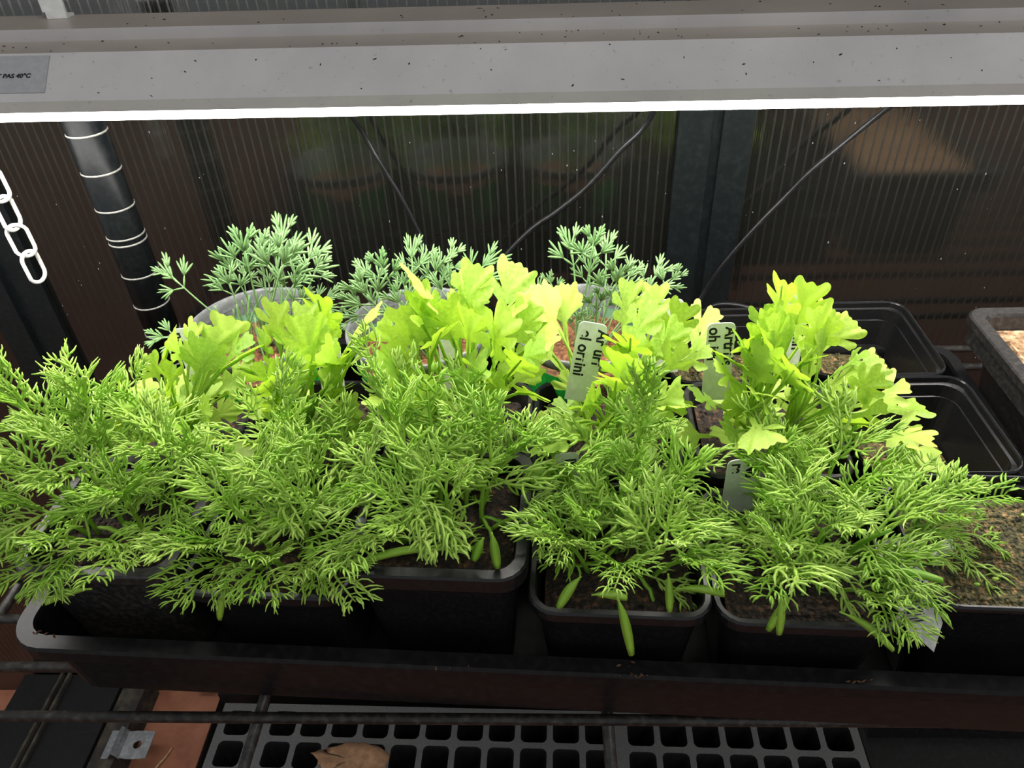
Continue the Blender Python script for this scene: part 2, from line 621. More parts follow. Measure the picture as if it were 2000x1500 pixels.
tag(obj('torn_scrap', mesh_data('torn_scrap', V, Fc, M['paper'])), 'torn brown scrap lying across cells of wide cell tray', 'scrap')

# ------------------------------------------------------------------ lamp
lamp = thing('grow_lamp', 'long dusty white grow lamp glowing above the seedlings', 'lamp', (0, .3867, Z0 - .0821))
lamp.rotation_euler = (0, .0131, 0)
LC = Vector((0, .3867, Z0 - .0821))


def lchild(name, data):
    o = bpy.data.objects.new(name, data)
    COL.objects.link(o)
    o.parent = lamp
    return o


# profile in (y, z) relative to the lamp's top centre
half = [(-.0567, -.0242), (-.0567, -.0194), (-.0347, -.0052), (-.0143, -.0052), (-.0143, 0)]
outer = half + [(-y, z) for y, z in reversed(half)]
inner = [(y + .0012 if y < 0 else y - .0012, z if i in (0, len(outer) - 1) else z - .0012) for i, (y, z) in enumerate(outer)]
prof = outer + list(reversed(inner))
HX = .62
n = len(prof)
V = [(x, y, z) for x in (-HX, HX) for y, z in prof]
Fc = []
for i in range(n):
    j = (i + 1) % n
    Fc.append((i, j, n + j, n + i))
lchild('housing', mesh_data('housing', V, Fc, M['housing'], False))
for s in (-1, 1):
    m = len(outer)
    V = [(s * HX, y, z) for y, z in outer] + [(s * (HX + .0015), y, z) for y, z in outer]
    Fc = [tuple(range(m)), tuple(range(m, 2 * m))] + [(i, (i + 1) % m, m + (i + 1) % m, m + i) for i in range(m)]
    lchild('end_plate', mesh_data('end_plate', V, Fc, M['white'], False))
for y in (-.0247, .0247):
    V, Fc = tube([(-.59, y, -.0255), (.59, y, -.0255)], .0125, 24)
    lchild('tube', mesh_data('tube', V, Fc, M['tube']))
    for s in (-1, 1):
        V, Fc = box(s * .605 - .014, s * .605 + .014, y - .009, y + .009, -.042, -.003)
        lchild('socket', mesh_data('socket', V, Fc, M['white'], False))
# hanger clip on top
V, Fc = join([box(-.238, -.228, .006, .0075, .0001, .014), box(-.238, -.228, .0075, .013, .0001, .0014), box(-.2392, -.238, .006, .011, .003, .0135)])
lchild('hanger_clip', mesh_data('hanger_clip', V, Fc, M['chain'], False))
V, Fc = tube([(-.343, .0012, .0001), (-.343, .012, .006), (-.343, .04, .008), (-.343, .0583, .004), (-.343, .0583, -.004), (-.343, .0583, -.012)], .0016, 8)
lchild('hook', mesh_data('hook', V, Fc, M['chain']))
# rating sticker on the sloping front wing
wa, wb = Vector((0, -.0567, -.0194)), Vector((0, -.0347, -.0052))
wd = (wb - wa).normalized()
wn = Vector((0, -wd.z, wd.y))


def onwing(x, s, h):
    p = wa + wd * s + wn * h
    return Vector((x, p.y, p.z))


stc = [(-.36, .0045), (-.2155, .0045), (-.2175, .0245), (-.36, .0245)]
V = [onwing(x, s, .0001) for x, s in stc] + [onwing(x, s, .0004) for x, s in stc]
Fc = [(4, 5, 6, 7), (0, 1, 5, 4), (1, 2, 6, 5), (2, 3, 7, 6), (3, 0, 4, 7), (3, 2, 1, 0)]
stk = lchild('sticker', mesh_data('sticker', V, Fc, M['sticker'], False))


def text_mesh(s, size, mat, bold=0):
    c = bpy.data.curves.new('lettering', 'FONT')
    c.body = s
    c.size = size
    c.extrude = 0.00004
    c.offset = bold
    o = bpy.data.objects.new('lettering_source', c)
    COL.objects.link(o)
    bpy.context.view_layer.update()
    me = bpy.data.meshes.new_from_object(o.evaluated_get(bpy.context.evaluated_depsgraph_get()))
    bpy.data.objects.remove(o)
    bpy.data.curves.remove(c)
    me.materials.clear()
    me.materials.append(mat)
    me.name = 'lettering'
    return me


WM = Matrix(((1, 0, 0, 0), (0, wd.y, wn.y, 0), (0, wd.z, wn.z, 0), (0, 0, 0, 1)))
for s, size, xr, sp in (('EXCEDANT PAS 40\u00b0C', .0031, -.2235, .0125), ('40\u00b0C', .0031, -.2425, .0165)):
    me = text_mesh(s, size, M['ink'], .00012)
    w = max(v.co.x for v in me.vertices)
    o = bpy.data.objects.new('lettering', me)
    COL.objects.link(o)
    o.parent = stk
    o.matrix_local = Matrix.Translation(onwing(xr - w, sp, .0005)) @ WM
# bits of dry debris on the flat ledges
rnd = random.Random(21)
bits = []
for i in range(150):
    x = rnd.uniform(-.3, .4)
    k = rnd.random()
    if k < .55:
        p = Vector((x, rnd.uniform(-.033, -.0155), -.0051))
        nn = Vector((0, 0, 1))
    elif k < .75:
        p = Vector((x, rnd.uniform(-.013, .012), .0001))
        nn = Vector((0, 0, 1))
    else:
        p = onwing(x, rnd.uniform(.001, .025), .0001)
        nn = wn
    a = rnd.uniform(0, 3.14)
    u = (Vector((math.cos(a), 0, 0)) + nn.cross(Vector((1, 0, 0))) * math.sin(a)).normalized()
    v = nn.cross(u)
    L, W = rnd.uniform(.0003, .0011) * (2 if rnd.random() < .12 else 1), rnd.uniform(.0002, .0005)
    bits.append(([p + u * L, p + v * W, p - u * L, p - v * W, p + nn * W], [(0, 1, 4), (1, 2, 4), (2, 3, 4), (3, 0, 4)]))
o = lchild('debris', mesh_data('debris', *join(bits), M['debris'], False))
o['kind'] = 'stuff'

# chain hanging from the hook behind the lamp
ch = thing('chain', 'short white link chain hanging loose from the lamp', 'chain', (-.343, .445, Z0 - .25))


def link_mesh(L, W, r):
    P = []
    for k in range(20):
        a = 2 * math.pi * k / 20
        x, z = math.cos(a) * W, math.sin(a) * W
        z += (L - W) if math.sin(a) > 0 else -(L - W)
        P.append(Vector((x, 0, z)))
    rings = []
    for i in range(20):
        t = (P[(i + 1) % 20] - P[i - 1]).normalized()
        b = Vector((0, 1, 0))
        a = t.cross(b)
        rings.append([P[i] + (a * math.cos(q * math.pi / 4) + b * math.sin(q * math.pi / 4)) * r for q in range(8)])
    rings.append(rings[0])
    return loft(rings, False, False)


lk = mesh_data('link', *link_mesh(.0112, .0060, .0013), M['chain'])
z = Z0 - .2405
k = 0
while z < Z0 - .10:
    o = obj('link', lk, ch, (-.343, .445, z))
    o.rotation_euler = (0, 0, math.radians(25 if k % 2 else 70))
    z += .0193
    k += 1

# ------------------------------------------------------------------ cords
for name_pts, lab in (
        ([(.085, .45, -.098), (.082, .50, -.13), (.0733, .535, -.1842), (.0549, .535, -.2054), (.0319, .537, -.2335), (.0094, .538, -.2532), (-.0102, .538, -.2675),
          (-.0328, .537, -.2911), (-.0464, .535, -.3163), (-.0504, .535, -.3355), (-.051, .53, -.37)], 'black power cord curving down behind the middle round pots'),
        ([(.27, .45, -.1), (.255, .50, -.14), (.2312, .535, -.1848), (.1955, .535, -.2207), (.178, .537, -.2445), (.1595, .535, -.2676), (.1371, .535, -.302), (.1243, .535, -.3297),
          (.119, .528, -.342), (.121, .52, -.338), (.132, .515, -.325), (.152, .512, -.325), (.166, .51, -.334), (.17, .507, -.365)], 'black power cord looping behind the empty black pots'),
        ([(-.145, .45, -.098), (-.14, .50, -.14), (-.131, .537, -.1852), (-.1203, .538, -.2117), (-.1088, .538, -.2377), (-.1, .537, -.2609), (-.0943, .535, -.2806),
          (-.088, .53, -.33), (-.087, .528, -.37)], 'thin black cord hanging behind the left middle round pot')):
    P = catmull([(x, y, z + Z0) for x, y, z in name_pts], 7)
    tag(obj('power_cord', mesh_data('power_cord', *tube(P, .0021 if 'thin' not in lab else .0017, 8), M['cord'])), lab, 'cord', 'cords behind the lamp')

# ------------------------------------------------------------------ plant tray
TR = math.radians(-2.6)
TF = Z0 - .374                                 # its floor
LIP = Z0 - .3215
tc_ = Vector((.0065, .3315, TF))                # centre
ft = thing('plant_tray', 'long black shallow tray holding all the plant pots', 'tray', (tc_.x, tc_.y, TF - .0015))


def trr(hx, hy, r, z):
    return [(x, y, z) for x, y in rrect(hx, hy, r, 6)]


hx, hy = .2715, .1345
h = LIP - (TF - .0015)
V, Fc = loft([trr(hx - .014, hy - .014, .014, 0), trr(hx - .011, hy - .011, .016, .003), trr(hx - .008, hy - .008, .016, h - .012), trr(hx - .0015, hy - .0015, .02, h - .0115),
              trr(hx, hy, .02, h - .009), trr(hx, hy, .02, h - .002), trr(hx - .001, hy - .001, .019, h), trr(hx - .0085, hy - .0085, .012, h), trr(hx - .0095, hy - .0095, .011, h - .002),
              trr(hx - .0125, hy - .0125, .013, .003), trr(hx - .016, hy - .016, .012, .0015)])
o = obj('tray_body', mesh_data('tray_body', V, Fc, M['tray'], False), ft, WL[ft])
o.rotation_euler = (0, 0, TR)

rnd = random.Random(77)
bits = []
for cx_, cy_, k_ in ((1230, 1318, 9), (1215, 1300, 4), (75, 1236, 5), (1680, 1330, 5), (880, 1300, 3)):
    for q in range(k_):
        d = FW * F + RT * (cx_ + rnd.gauss(0, 14) - 1000) - UP * (cy_ + rnd.gauss(0, 3) - 750)
        c = Vector((0, 0, Z0)) + d * ((LIP + .0004 - Z0) / d.z)
        L_ = rnd.uniform(.0005, .0016)
        a_ = rnd.uniform(0, 3.14)
        u_, v_ = Vector((math.cos(a_), math.sin(a_), .2)) * L_, Vector((-math.sin(a_), math.cos(a_), 0)) * L_ * .4
        bits.append(([c + u_, c + v_, c - u_, c - v_, c + Vector((0, 0, L_ * .5)), c - Vector((0, 0, .0004))], [(0, 1, 4), (1, 2, 4), (2, 3, 4), (3, 0, 4), (1, 0, 5), (2, 1, 5), (3, 2, 5), (0, 3, 5)]))
o = obj('peat_crumbs', mesh_data('peat_crumbs', *join(bits), M['crumb'], False), ft)
o['kind'] = 'stuff'

# ------------------------------------------------------------------ pots and soil
def pot_rings(hw, ht, rim_w, rim_h, r, taper=.7, ledge=False):
    b = hw * taper
    R = [(b - .002, -ht, r * .6), (b, -ht + .002, r * .6), (hw - .0035, -rim_h - .001, r * .9), (hw - .0005, -rim_h, r), (hw, -rim_h + .001, r), (hw, -.0012, r), (hw - .0007, 0, r),
         (hw - rim_w + .0006, 0, r * .75), (hw - rim_w, -.001, r * .75)]
    if ledge:
        R += [(hw - rim_w - .0006, -.012, r * .72), (hw - rim_w - .0032, -.0132, r * .7)]
    R += [(b - .0012 if not ledge else b - .0035, -ht + .0035, r * .5)]
    return loft([[(x, y, z) for x, y in rrect(q, q, max(.001, rr), 5)] for q, z, rr in R])


def soil_mesh(hw, r, mat, seed, amp=.0016, dome=.001, crumbs=50, rect=None):
    rnd = random.Random(seed)
    rings = []
    out = rrect(*(rect or (hw, hw)), r, 7)
    n = len(out)
    for k in range(16, 0, -1):
        s = k / 16
        ring = []
        for x, y in out:
            p = Vector((x * s, y * s, 0))
            z = amp * noise.fractal(Vector((p.x * 160, p.y * 160, seed * 7.3)), .9, 2.0, 4) + dome * (1 - s * s)
            ring.append((p.x, p.y, z))
        rings.append(ring)
    top = loft(rings, False, True)
    side = loft([[(x * .9, y * .9, -.012) for x, y in out], rings[0]], True, False)
    parts = [side, top]
    for i in range(crumbs):
        a = rnd.uniform(0, 6.28)
        x, y = rnd.uniform(-.9, .9) * (rect[0] if rect else hw), rnd.uniform(-.9, .9) * (rect[1] if rect else hw)
        s = rnd.uniform(.0004, .0013)
        sh = [rnd.uniform(.6, 1.5) for q in range(6)]
        c = Vector((x, y, dome * .5 + s * .4))
        parts.append(([c + Vector((s * sh[0], 0, 0)), c + Vector((0, s * sh[1], 0)), c - Vector((s * sh[2], 0, 0)), c - Vector((0, s * sh[3], 0)), c + Vector((0, 0, s * sh[4])), c - Vector((0, 0, s))],
                      [(0, 1, 4), (1, 2, 4), (2, 3, 4), (3, 0, 4), (1, 0, 5), (2, 1, 5), (3, 2, 5), (0, 3, 5)]))
    V, Fc = join(parts)
    return mesh_data('soil', V, Fc, mat, False)


def square_pot(name, label, cat, x, y, rim, soil_z, rot=TR, hw=.0418, rim_w=.0035, rim_h=.007, mat='pot', smat='soil', seed=1, ledge=False, group=None, r=.013, amp=.0016, crumbs=50, dome=.001):
    base = TF + .0003
    ht = rim - base
    t = thing(name, label, cat, (x, y, base), group)
    o = obj('pot', mesh_data('pot', *pot_rings(hw, ht, rim_w, rim_h, r, .74, ledge), M[mat], False), t, (x, y, rim))
    o.rotation_euler = (0, 0, rot)
    f = (rim - soil_z) / ht
    top, bot = (hw - rim_w - .0034, hw * .74 - .0037) if ledge else (min(hw - rim_w, hw - .0058), hw * .74 - .0014)
    s = top + (bot - top) * f - .0008
    o = obj('soil', soil_mesh(s, r * .6, M[smat], seed, amp, dome, crumbs), t, (x, y, soil_z))
    o.rotation_euler = (0, 0, rot)
    return t


# ------------------------------------------------------------------ leaf meshes
def seg(P, w, th=.7, n=4):
    """thin fleshy leaf segment: flattened tube with rounded tip"""
    P = [Vector(p) for p in P]
    m = len(P)
    rings = []
    for i, p in enumerate(P):
        t = (P[min(i + 1, m - 1)] - P[max(i - 1, 0)]).normalized()
        up = Vector((0, 0, 1))
        a = t.cross(up)
        a = a.normalized() if a.length > 1e-6 else Vector((1, 0, 0))
        b = a.cross(t)
        u = i / (m - 1)
        k = w * (.75 + .35 * math.sin(math.pi * min(1, u * 1.1))) if i < m - 1 else w * .35
        rings.append([p + a * k, p + b * k * th, p - a * k, p - b * k * th])
    return loft(rings, True, True)


def frond_mesh(seed, L=.04, pairs=5, start=.3, droop=.25, w=.00078):
    rnd = random.Random(seed)
    parts = []
    side = rnd.uniform(-.2, .2)

    def axis(t):
        return Vector((side * L * t * t, L * t * (1 - .12 * t), L * (.18 * t - droop * t * t)))

    def curl(p, ang, ln, turn, lift, n=4):
        # a segment that bends towards the tip and sags
        out = [p.copy()]
        q = p.copy()
        for i in range(n):
            u = (i + .5) / n
            a = ang - turn * u
            q = q + Vector((math.sin(a), math.cos(a), lift - (lift + droop * 1.1) * u * 1.3)) * (ln / n)
            out.append(q.copy())
        return out
    parts.append(seg([axis(t / 8) for t in range(9)], w * 1.1))
    for i in range(pairs):
        t = start + (1 - start) * (i + .3) / pairs
        env = math.sin(math.pi * (.2 + .68 * (t - start) / (1 - start))) * .42 + .1
        for s in (-1, 1):
            p = axis(min(1, t + rnd.uniform(-.04, .04)))
            ang = math.radians(rnd.uniform(50, 75) - 14 * t) * s
            ln = L * env * rnd.uniform(.75, 1.25)
            turn = s * math.radians(rnd.uniform(20, 80))
            lift = rnd.uniform(.0, .5)
            B = curl(p, ang, ln, turn, lift)
            parts.append(seg(B, w))
            for k0, s2 in ((1, 1), (2, -1), (2, 1)):
                if rnd.random() < (.15, .1, .6)[(k0 - 1) * (2 if s2 == 1 else 1)]:
                    continue
                a2 = ang - turn * k0 / 4 + s2 * math.radians(rnd.uniform(32, 58))
                parts.append(seg(curl(B[k0], a2, ln * rnd.uniform(.35, .6), s2 * math.radians(rnd.uniform(10, 70)), rnd.uniform(0, .5), 3), w * .95))
    return mesh_data('frond', *join(parts), M['cham'])


FR = [frond_mesh(100 + i, L=.034 + .002 * (i % 4), pairs=(4, 5, 5)[i % 3], droop=(.15, .35, .55, .25)[i % 4]) for i in range(12)]


def lance_mesh(seed, L=.026, W=.0022, droop=.6):
    rnd = random.Random(seed)
    rings = []
    for i in range(9):
        t = i / 8
        c = Vector((.08 * L * t * t * rnd.choice((-1, 1)), L * t, -droop * L * t * t))
        w = max(.0002, W * math.sin(math.pi * min(1, .12 + .86 * t)) ** .7)
        rings.append([c + Vector((w, 0, .0004)), c + Vector((0, 0, .0005)), c + Vector((-w, 0, .0004)), c + Vector((0, 0, -.0002))])
    return mesh_data('seed_leaf', *loft(rings), M['chamstem'])


LN = [lance_mesh(i, .02 + .004 * (i % 3), .0017 + .0003 * (i % 2), .3 + .2 * (i % 3)) for i in range(4)]


def lobed_mesh(seed, pet=.45, lobes=5, broad=1.0, bend=.25):
    """obovate leaf cut into rounded lobes, stalk from 0 to pet, tip at y=1"""
    rnd = random.Random(seed)
    B = 1 - pet
    c = Vector((0, pet + B * .40))
    caps = [(Vector((0, pet - .02)), Vector((0, 1 - .13 * B)),   .06 * B, .085 * B)]     # base, tip centre, r0, r1
    side = {5: [(.26, 56, .48), (.52, 42, .46)], 7: [(.12, 64, .36), (.34, 54, .50), (.58, 40, .42)], 3: [(.40, 46, .5)]}[lobes]
    for y0, a, ln in side:
        for s in (-1, 1):
            a2 = math.radians(a + rnd.uniform(-7, 7)) * s
            l2 = ln * B * broad * rnd.uniform(.85, 1.1)
            b0 = Vector((0, pet + B * y0))
            e = b0 + Vector((math.sin(a2), math.cos(a2))) * l2
            caps.append((b0, e, .055 * B, .08 * B * rnd.uniform(.9, 1.15)))
            # small tooth on the outer edge of the lobe
            a3 = a2 + s * math.radians(42)
            m = b0 + (e - b0) * .62
            caps.append((m, m + Vector((math.sin(a3), math.cos(a3))) * l2 * .34, .04 * B, .045 * B))
    for s in (-1, 1):
        e = Vector((s * .15 * B, pet + B * .86))
        caps.append((Vector((0, pet + B * .6)), e, .05 * B, .06 * B))
    # tapering wedge down to the stalk
    def inside(p):
        for a, b, r0, r1 in caps:
            d = b - a
            t = max(0, min(1, (p - a).dot(d) / d.dot(d)))
            if (p - a - d * t).length < r0 + (r1 - r0) * t:
                return True
        wy = (p.y - pet + .02) / (B * .62)
        return 0 < wy < 1 and abs(p.x) < .02 * B + .11 * B * wy ** 1.3
    NA, RG = 96, (.2, .42, .64, .84, 1.0)
    rad = []
    for k in range(NA):
        a = 2 * math.pi * k / NA
        d = Vector((math.sin(a), math.cos(a)))
        r = .9 * B
        while r > .02 * B and not inside(c + d * r):
            r -= .012 * B
        rad.append(r)
    sm = [max(rad[k] * .7 + .15 * (rad[k - 1] + rad[(k + 1) % NA]), .04 * B) for k in range(NA)]

    def z3(x, y):
        t = y
        arch = .22 * t - bend * t * t * 1.25
        cup = -.35 * x * x / B + .10 * abs(x)
        v = .012 * math.sin(abs(x) * 55 - (y - pet) * 34) * min(1, abs(x) * 12) * (1 if y > pet else 0)
        return Vector((x, y * (1 - .06 * bend), arch + cup + v * .7))
    V = [z3(c.x, c.y)]
    for q in RG:
        for k in range(NA):
            a = 2 * math.pi * k / NA
            p = c + Vector((math.sin(a), math.cos(a))) * sm[k] * q
            V.append(z3(p.x, p.y))
    Fc = []
    for k in range(NA):
        Fc.append((0, 1 + (k + 1) % NA, 1 + k))
        for r in range(len(RG) - 1):
            a, b = 1 + r * NA + k, 1 + r * NA + (k + 1) % NA
            Fc.append((a, b, b + NA, a + NA))
    blade = (V, Fc)
    ys = [i / 10 * (pet + B * .85) for i in range(11)]
    stalk = tube([z3(0, y) + Vector((0, 0, -.004 - .011 * max(0, min(1, (y - pet) / (.15 * B))))) for y in ys], [.017 * (1 - .75 * i / 10) + .002 for i in range(11)], 6)
    return mesh_data('leaf', *join([blade, stalk]), M['art'])


LF = {}
k = 0
for pet in (.3, .5, .66):
    LF[pet] = []
    for lobes, broad, bend in ((5, 1.0, .2), (7, .95, .35), (5, 1.15, .5), (3, 1.0, .3), (7, 1.1, .15)):
        LF[pet].append(lobed_mesh(300 + k, pet, lobes, broad, bend))
        k += 1


def fan_mesh(seed, pet=.62, droop=.2):
    """long stalk ending in a ternate fan of narrow straps"""
    rnd = random.Random(seed)
    parts = []
    B = 1 - pet

    def bend(p):
        return Vector((p.x, p.y * (1 - .05 * droop), p.z + .16 * p.y - droop * p.y * p.y * (1 + .3 * abs(p.x))))
    parts.append(([bend(v) for v in tube([(0, pet * 1.15 * i / 10, 0) for i in range(11)], [.0095 - .0004 * i for i in range(11)], 5)[0]], tube([(0, i, 0) for i in range(11)], .01, 5)[1]))
    for y0, a0, ln, cnt in ((pet, 0, B * .62, 6), (pet - .01, 52, B * .6, 5), (pet - .01, -52, B * .6, 5), (pet + B * .35, 26, B * .45, 4), (pet + B * .35, -26, B * .45, 4)):
        a0 = math.radians(a0 + rnd.uniform(-8, 8))
        b0 = Vector((0, y0, 0))
        e = b0 + Vector((math.sin(a0), math.cos(a0), 0)) * ln * .55
        pieces = [[b0, (b0 + e) / 2, e]]
        for i in range(cnt):
            a = a0 + math.radians((i - (cnt - 1) / 2) * 17 + rnd.uniform(-4, 4))
            l2 = ln * rnd.uniform(.5, .72) * (1.1 - .12 * abs(i - (cnt - 1) / 2))
            s0 = b0 + (e - b0) * (.72 + .28 * (1 - abs(i - (cnt - 1) / 2) / cnt))
            d = Vector((math.sin(a), math.cos(a), rnd.uniform(-.15, .15)))
            pieces.append([s0, s0 + d * l2 * .4, s0 + d * l2 * .8, s0 + d * l2])
        for P in pieces:
            parts.append(seg([bend(p) for p in P], .0085 if len(P) == 4 else .008, .5))
    return mesh_data('fan_leaf', *join(parts), M['poppy'])


FN = [fan_mesh(500 + i, (.62, .68, .74, .7)[i % 4], (.1, .3, .2, .5)[i % 4]) for i in range(8)]


def frame(y, zh):
    y = y.normalized()
    x = y.cross(zh)
    if x.length < 1e-4:
        x = y.cross(Vector((1, 0, 0)))
    x.normalize()
    z = x.cross(y)
    return Matrix(((x.x, y.x, z.x, 0), (x.y, y.y, z.y, 0), (x.z, y.z, z.z, 0), (0, 0, 0, 1)))


def stem_obj(root, base, P, r0, r1, mat):
    n = len(P)
    V, Fc = tube([p - base for p in P], [r0 + (r1 - r0) * i / (n - 1) for i in range(n)], 6)
    return obj('stem', mesh_data('stem', V, Fc, M[mat]), root, base)


# ------------------------------------------------------------------ chamomile pots
def chamomile(root, x, y, soil, top, seed, count=12, spread=.026, lean=.02, extra=()):
    rnd = random.Random(seed)
    H = top - soil
    spots = []
    for i in range(count):
        a = i * 2.399963 + seed
        r = spread * math.sqrt((i + .5) / count)
        spots.append((r * math.cos(a), r * math.sin(a)))
    for (sx, sy) in spots:
        b = Vector((x + sx, y + sy, soil - .002))
        k = rnd.uniform(.62, .95) * (1 - .22 * math.hypot(sx, sy) / spread)
        h = H * k * .72
        ld = Vector((sx / spread, sy / spread, 0)) * lean * rnd.uniform(.4, 1.3)
        P = [b + Vector((0, 0, h * t)) + ld * t * t for t in (0, .2, .4, .6, .8, 1)]
        s = stem_obj(root, b, P, .0013, .0008, 'chamstem')
        nf = rnd.choice((6, 7, 8))
        az = rnd.uniform(0, 6.28)
        for j in range(nf):
            t = .18 + .82 * (j / (nf - 1)) ** .8
            p = P[0] + Vector((0, 0, h * t)) + ld * t * t
            az += 2.4 + rnd.uniform(-.4, .4)
            el = math.radians(-8 + 78 * t ** 1.6 + rnd.uniform(-14, 14))
            d = Vector((math.cos(az) * math.cos(el), math.sin(az) * math.cos(el), math.sin(el)))
            d += ld * 6 * t
            if d.y < -.2 and t < .55 and rnd.random() < .55:
                continue
            sc = (.42 + .45 * math.sin(math.pi * (.1 + .62 * t))) * rnd.uniform(.8, 1.15)
            up = Vector((0, 0, 1)) if t < .9 else Vector((-d.x, -d.y, .4))
            if gap(rnd, p + d.normalized() * .02 * sc, p + d.normalized() * .034 * sc):
                continue
            put('frond', rnd.choice(FR), s, Matrix.Translation(p) @ frame(d, up) @ Matrix.Scale(sc, 4))
        for j in range(2):
            a2 = rnd.uniform(0, 6.28)
            d = Vector((math.cos(a2), math.sin(a2), rnd.uniform(-.1, .3)))
            put('seed_leaf', rnd.choice(LN), s, Matrix.Translation(P[0] + Vector((0, 0, .007))) @ frame(d, Vector((0, 0, 1))) @ Matrix.Scale(rnd.uniform(.5, .8), 4))
    # longer shoots that reach beyond the pot, given by their tips
    for tip in extra:
        tip = Vector(tip)
        hd = Vector((tip.x - x, tip.y - y, 0))
        b = Vector((x, y, soil - .002)) + hd.normalized() * min(.026, hd.length * .5)
        mid = (b + tip) / 2 + Vector((0, 0, .012))
        P = []
        for i in range(8):
            t = i / 7
            P.append(b * (1 - t) ** 2 + mid * 2 * t * (1 - t) + tip * t * t)
        s = stem_obj(root, b, P, .0013, .0007, 'chamstem')
        for j in range(6):
            t = .45 + .55 * j / 5
            p = b * (1 - t) ** 2 + mid * 2 * t * (1 - t) + tip * t * t
            fwd = ((mid - b) * 2 * (1 - t) + (tip - mid) * 2 * t).normalized()
            sd = fwd.cross(Vector((0, 0, 1))) * (1 if j % 2 else -1)
            d = fwd + sd * (.9 if j < 5 else .1) * rnd.uniform(.6, 1.2) + Vector((0, 0, rnd.uniform(-.1, .4)))
            put('frond', rnd.choice(FR), s, Matrix.Translation(p) @ frame(d, Vector((0, 0, 1))) @ Matrix.Scale(rnd.uniform(.5, .8), 4))


RIM = Z0 - .29
CH = 'chamomile pots in the front row'
t = square_pot('potted_chamomile', 'leftmost feathery chamomile pot overhanging the tray corner', 'potted plant', -.2215, .2700, RIM, RIM - .012, rim_w=.006, mat='pot_old', seed=2, group=CH)
chamomile(t, -.2215, .2780, RIM - .012, Z0 - .198, 2, 10, .026, .026,
          [at(22, 765, .285), at(15, 980, .25), at(20, 1060, .24), at(110, 1110, .232), at(235, 1080, .23), at(150, 785, .275), at(-30, 900, .27)])
t = square_pot('potted_chamomile', 'feathery chamomile pot left of the raised wide-rimmed pot', 'potted plant', -.1345, .2605, RIM - .004, RIM - .016, rim_w=.0035, mat='pot', seed=3, group=CH)
chamomile(t, -.1345, .2680, RIM - .016, Z0 - .206, 5, 10, .026, .020,
          [at(425, 1120, .222), at(520, 1110, .22), at(645, 1110, .222), at(395, 1070, .23), at(560, 800, .275)])
t = square_pot('potted_chamomile', 'feathery chamomile in the raised black pot with broad shiny rim', 'potted plant', -.0515, .2585, Z0 - .277, Z0 - .289, hw=.0425, rim_w=.0062, rim_h=.010, seed=4, group=CH)
chamomile(t, -.0545, .2660, Z0 - .289, Z0 - .196, 8, 10, .025, .018,
          [at(710, 1060, .229), at(1080, 1010, .24), at(740, 755, .27), at(1000, 890, .265)])
t = square_pot('potted_chamomile', 'feathery chamomile pot right of the raised wide-rimmed pot', 'potted plant', .0325, .2485, RIM - .002, RIM - .012, rim_w=.0038, seed=5, group=CH)
chamomile(t, .0325, .2560, RIM - .012, Z0 - .213, 11, 10, .025, .018,
          [at(1215, 1110, .212), at(1095, 1060, .222), at(1260, 790, .27), at(1360, 1100, .216)])
t = square_pot('potted_chamomile', 'feathery chamomile pot with barcode tag at its right side', 'potted plant', .1165, .2445, RIM - .004, RIM - .014, rim_w=.0036, seed=6, group=CH)
chamomile(t, .1185, .2520, RIM - .014, Z0 - .222, 14, 10, .025, .02,
          [at(1870, 985, .255), at(1895, 1090, .245), at(1735, 1180, .205), at(1530, 1120, .21), at(1790, 960, .27), at(1870, 1040, .25), at(1745, 1110, .22)])
# long seed leaves that hang in front of the pots
CHP = [o for o in scene.objects if o.name.startswith('potted_chamomile')]
CHP.sort(key=lambda o: o.location.x)
for k, a, b, ya, yb, W in ((3, (1205, 1165), (1234, 1280), .204, .196, .0022), (3, (1135, 1125), (1090, 1188), .212, .206, .0022), (3, (1155, 1162), (1225, 1168), .206, .206, .002),
                           (3, (1305, 1120), (1308, 1195), .212, .205, .0019), (4, (1545, 1165), (1500, 1232), .203, .198, .002), (4, (1525, 1165), (1522, 1240), .203, .197, .002),
                           (4, (1690, 1120), (1842, 1134), .216, .21, .0019), (2, (960, 1040), (972, 1110), .226, .221, .0022), (2, (945, 1050), (925, 1095), .226, .222, .0022),
                           (1, (610, 1060), (603, 1098), .226, .222, .0022), (1, (440, 1150), (428, 1210), .215, .211, .0022), (0, (170, 1120), (30, 1168), .226, .224, .002),
                           (0, (180, 1150), (88, 1178), .222, .219, .0022), (4, (1640, 1195), (1745, 1270), .2, .194, .0018), (0, (170, 800), (164, 735), .278, .278, .0019),
                           (2, (900, 1075), (700, 1100), .225, .222, .0019), (3, (1320, 1150), (1415, 1162), .207, .207, .0018)):
    A, Bp = at(*a, ya), at(*b, yb)
    d = Bp - A
    rings = []
    for i in range(10):
        u = i / 9
        c = A + d * u + Vector((0, 0, .10 * d.length * math.sin(math.pi * u)))
        wd_ = max(.0003, W * (.25 + .75 * math.sin(math.pi * min(1, max(0, (u - .15) / .95))) ** .7))
        x_ = d.normalized().cross(Vector((0, -.6, .8))).normalized()
        z_ = x_.cross(d.normalized())
        rings.append([c + x_ * wd_ - A, c + z_ * .0006 - A, c - x_ * wd_ - A, c - z_ * .0004 - A])
    obj('seed_leaf', mesh_data('seed_leaf', *loft(rings), M['chamstem']), CHP[k], A)

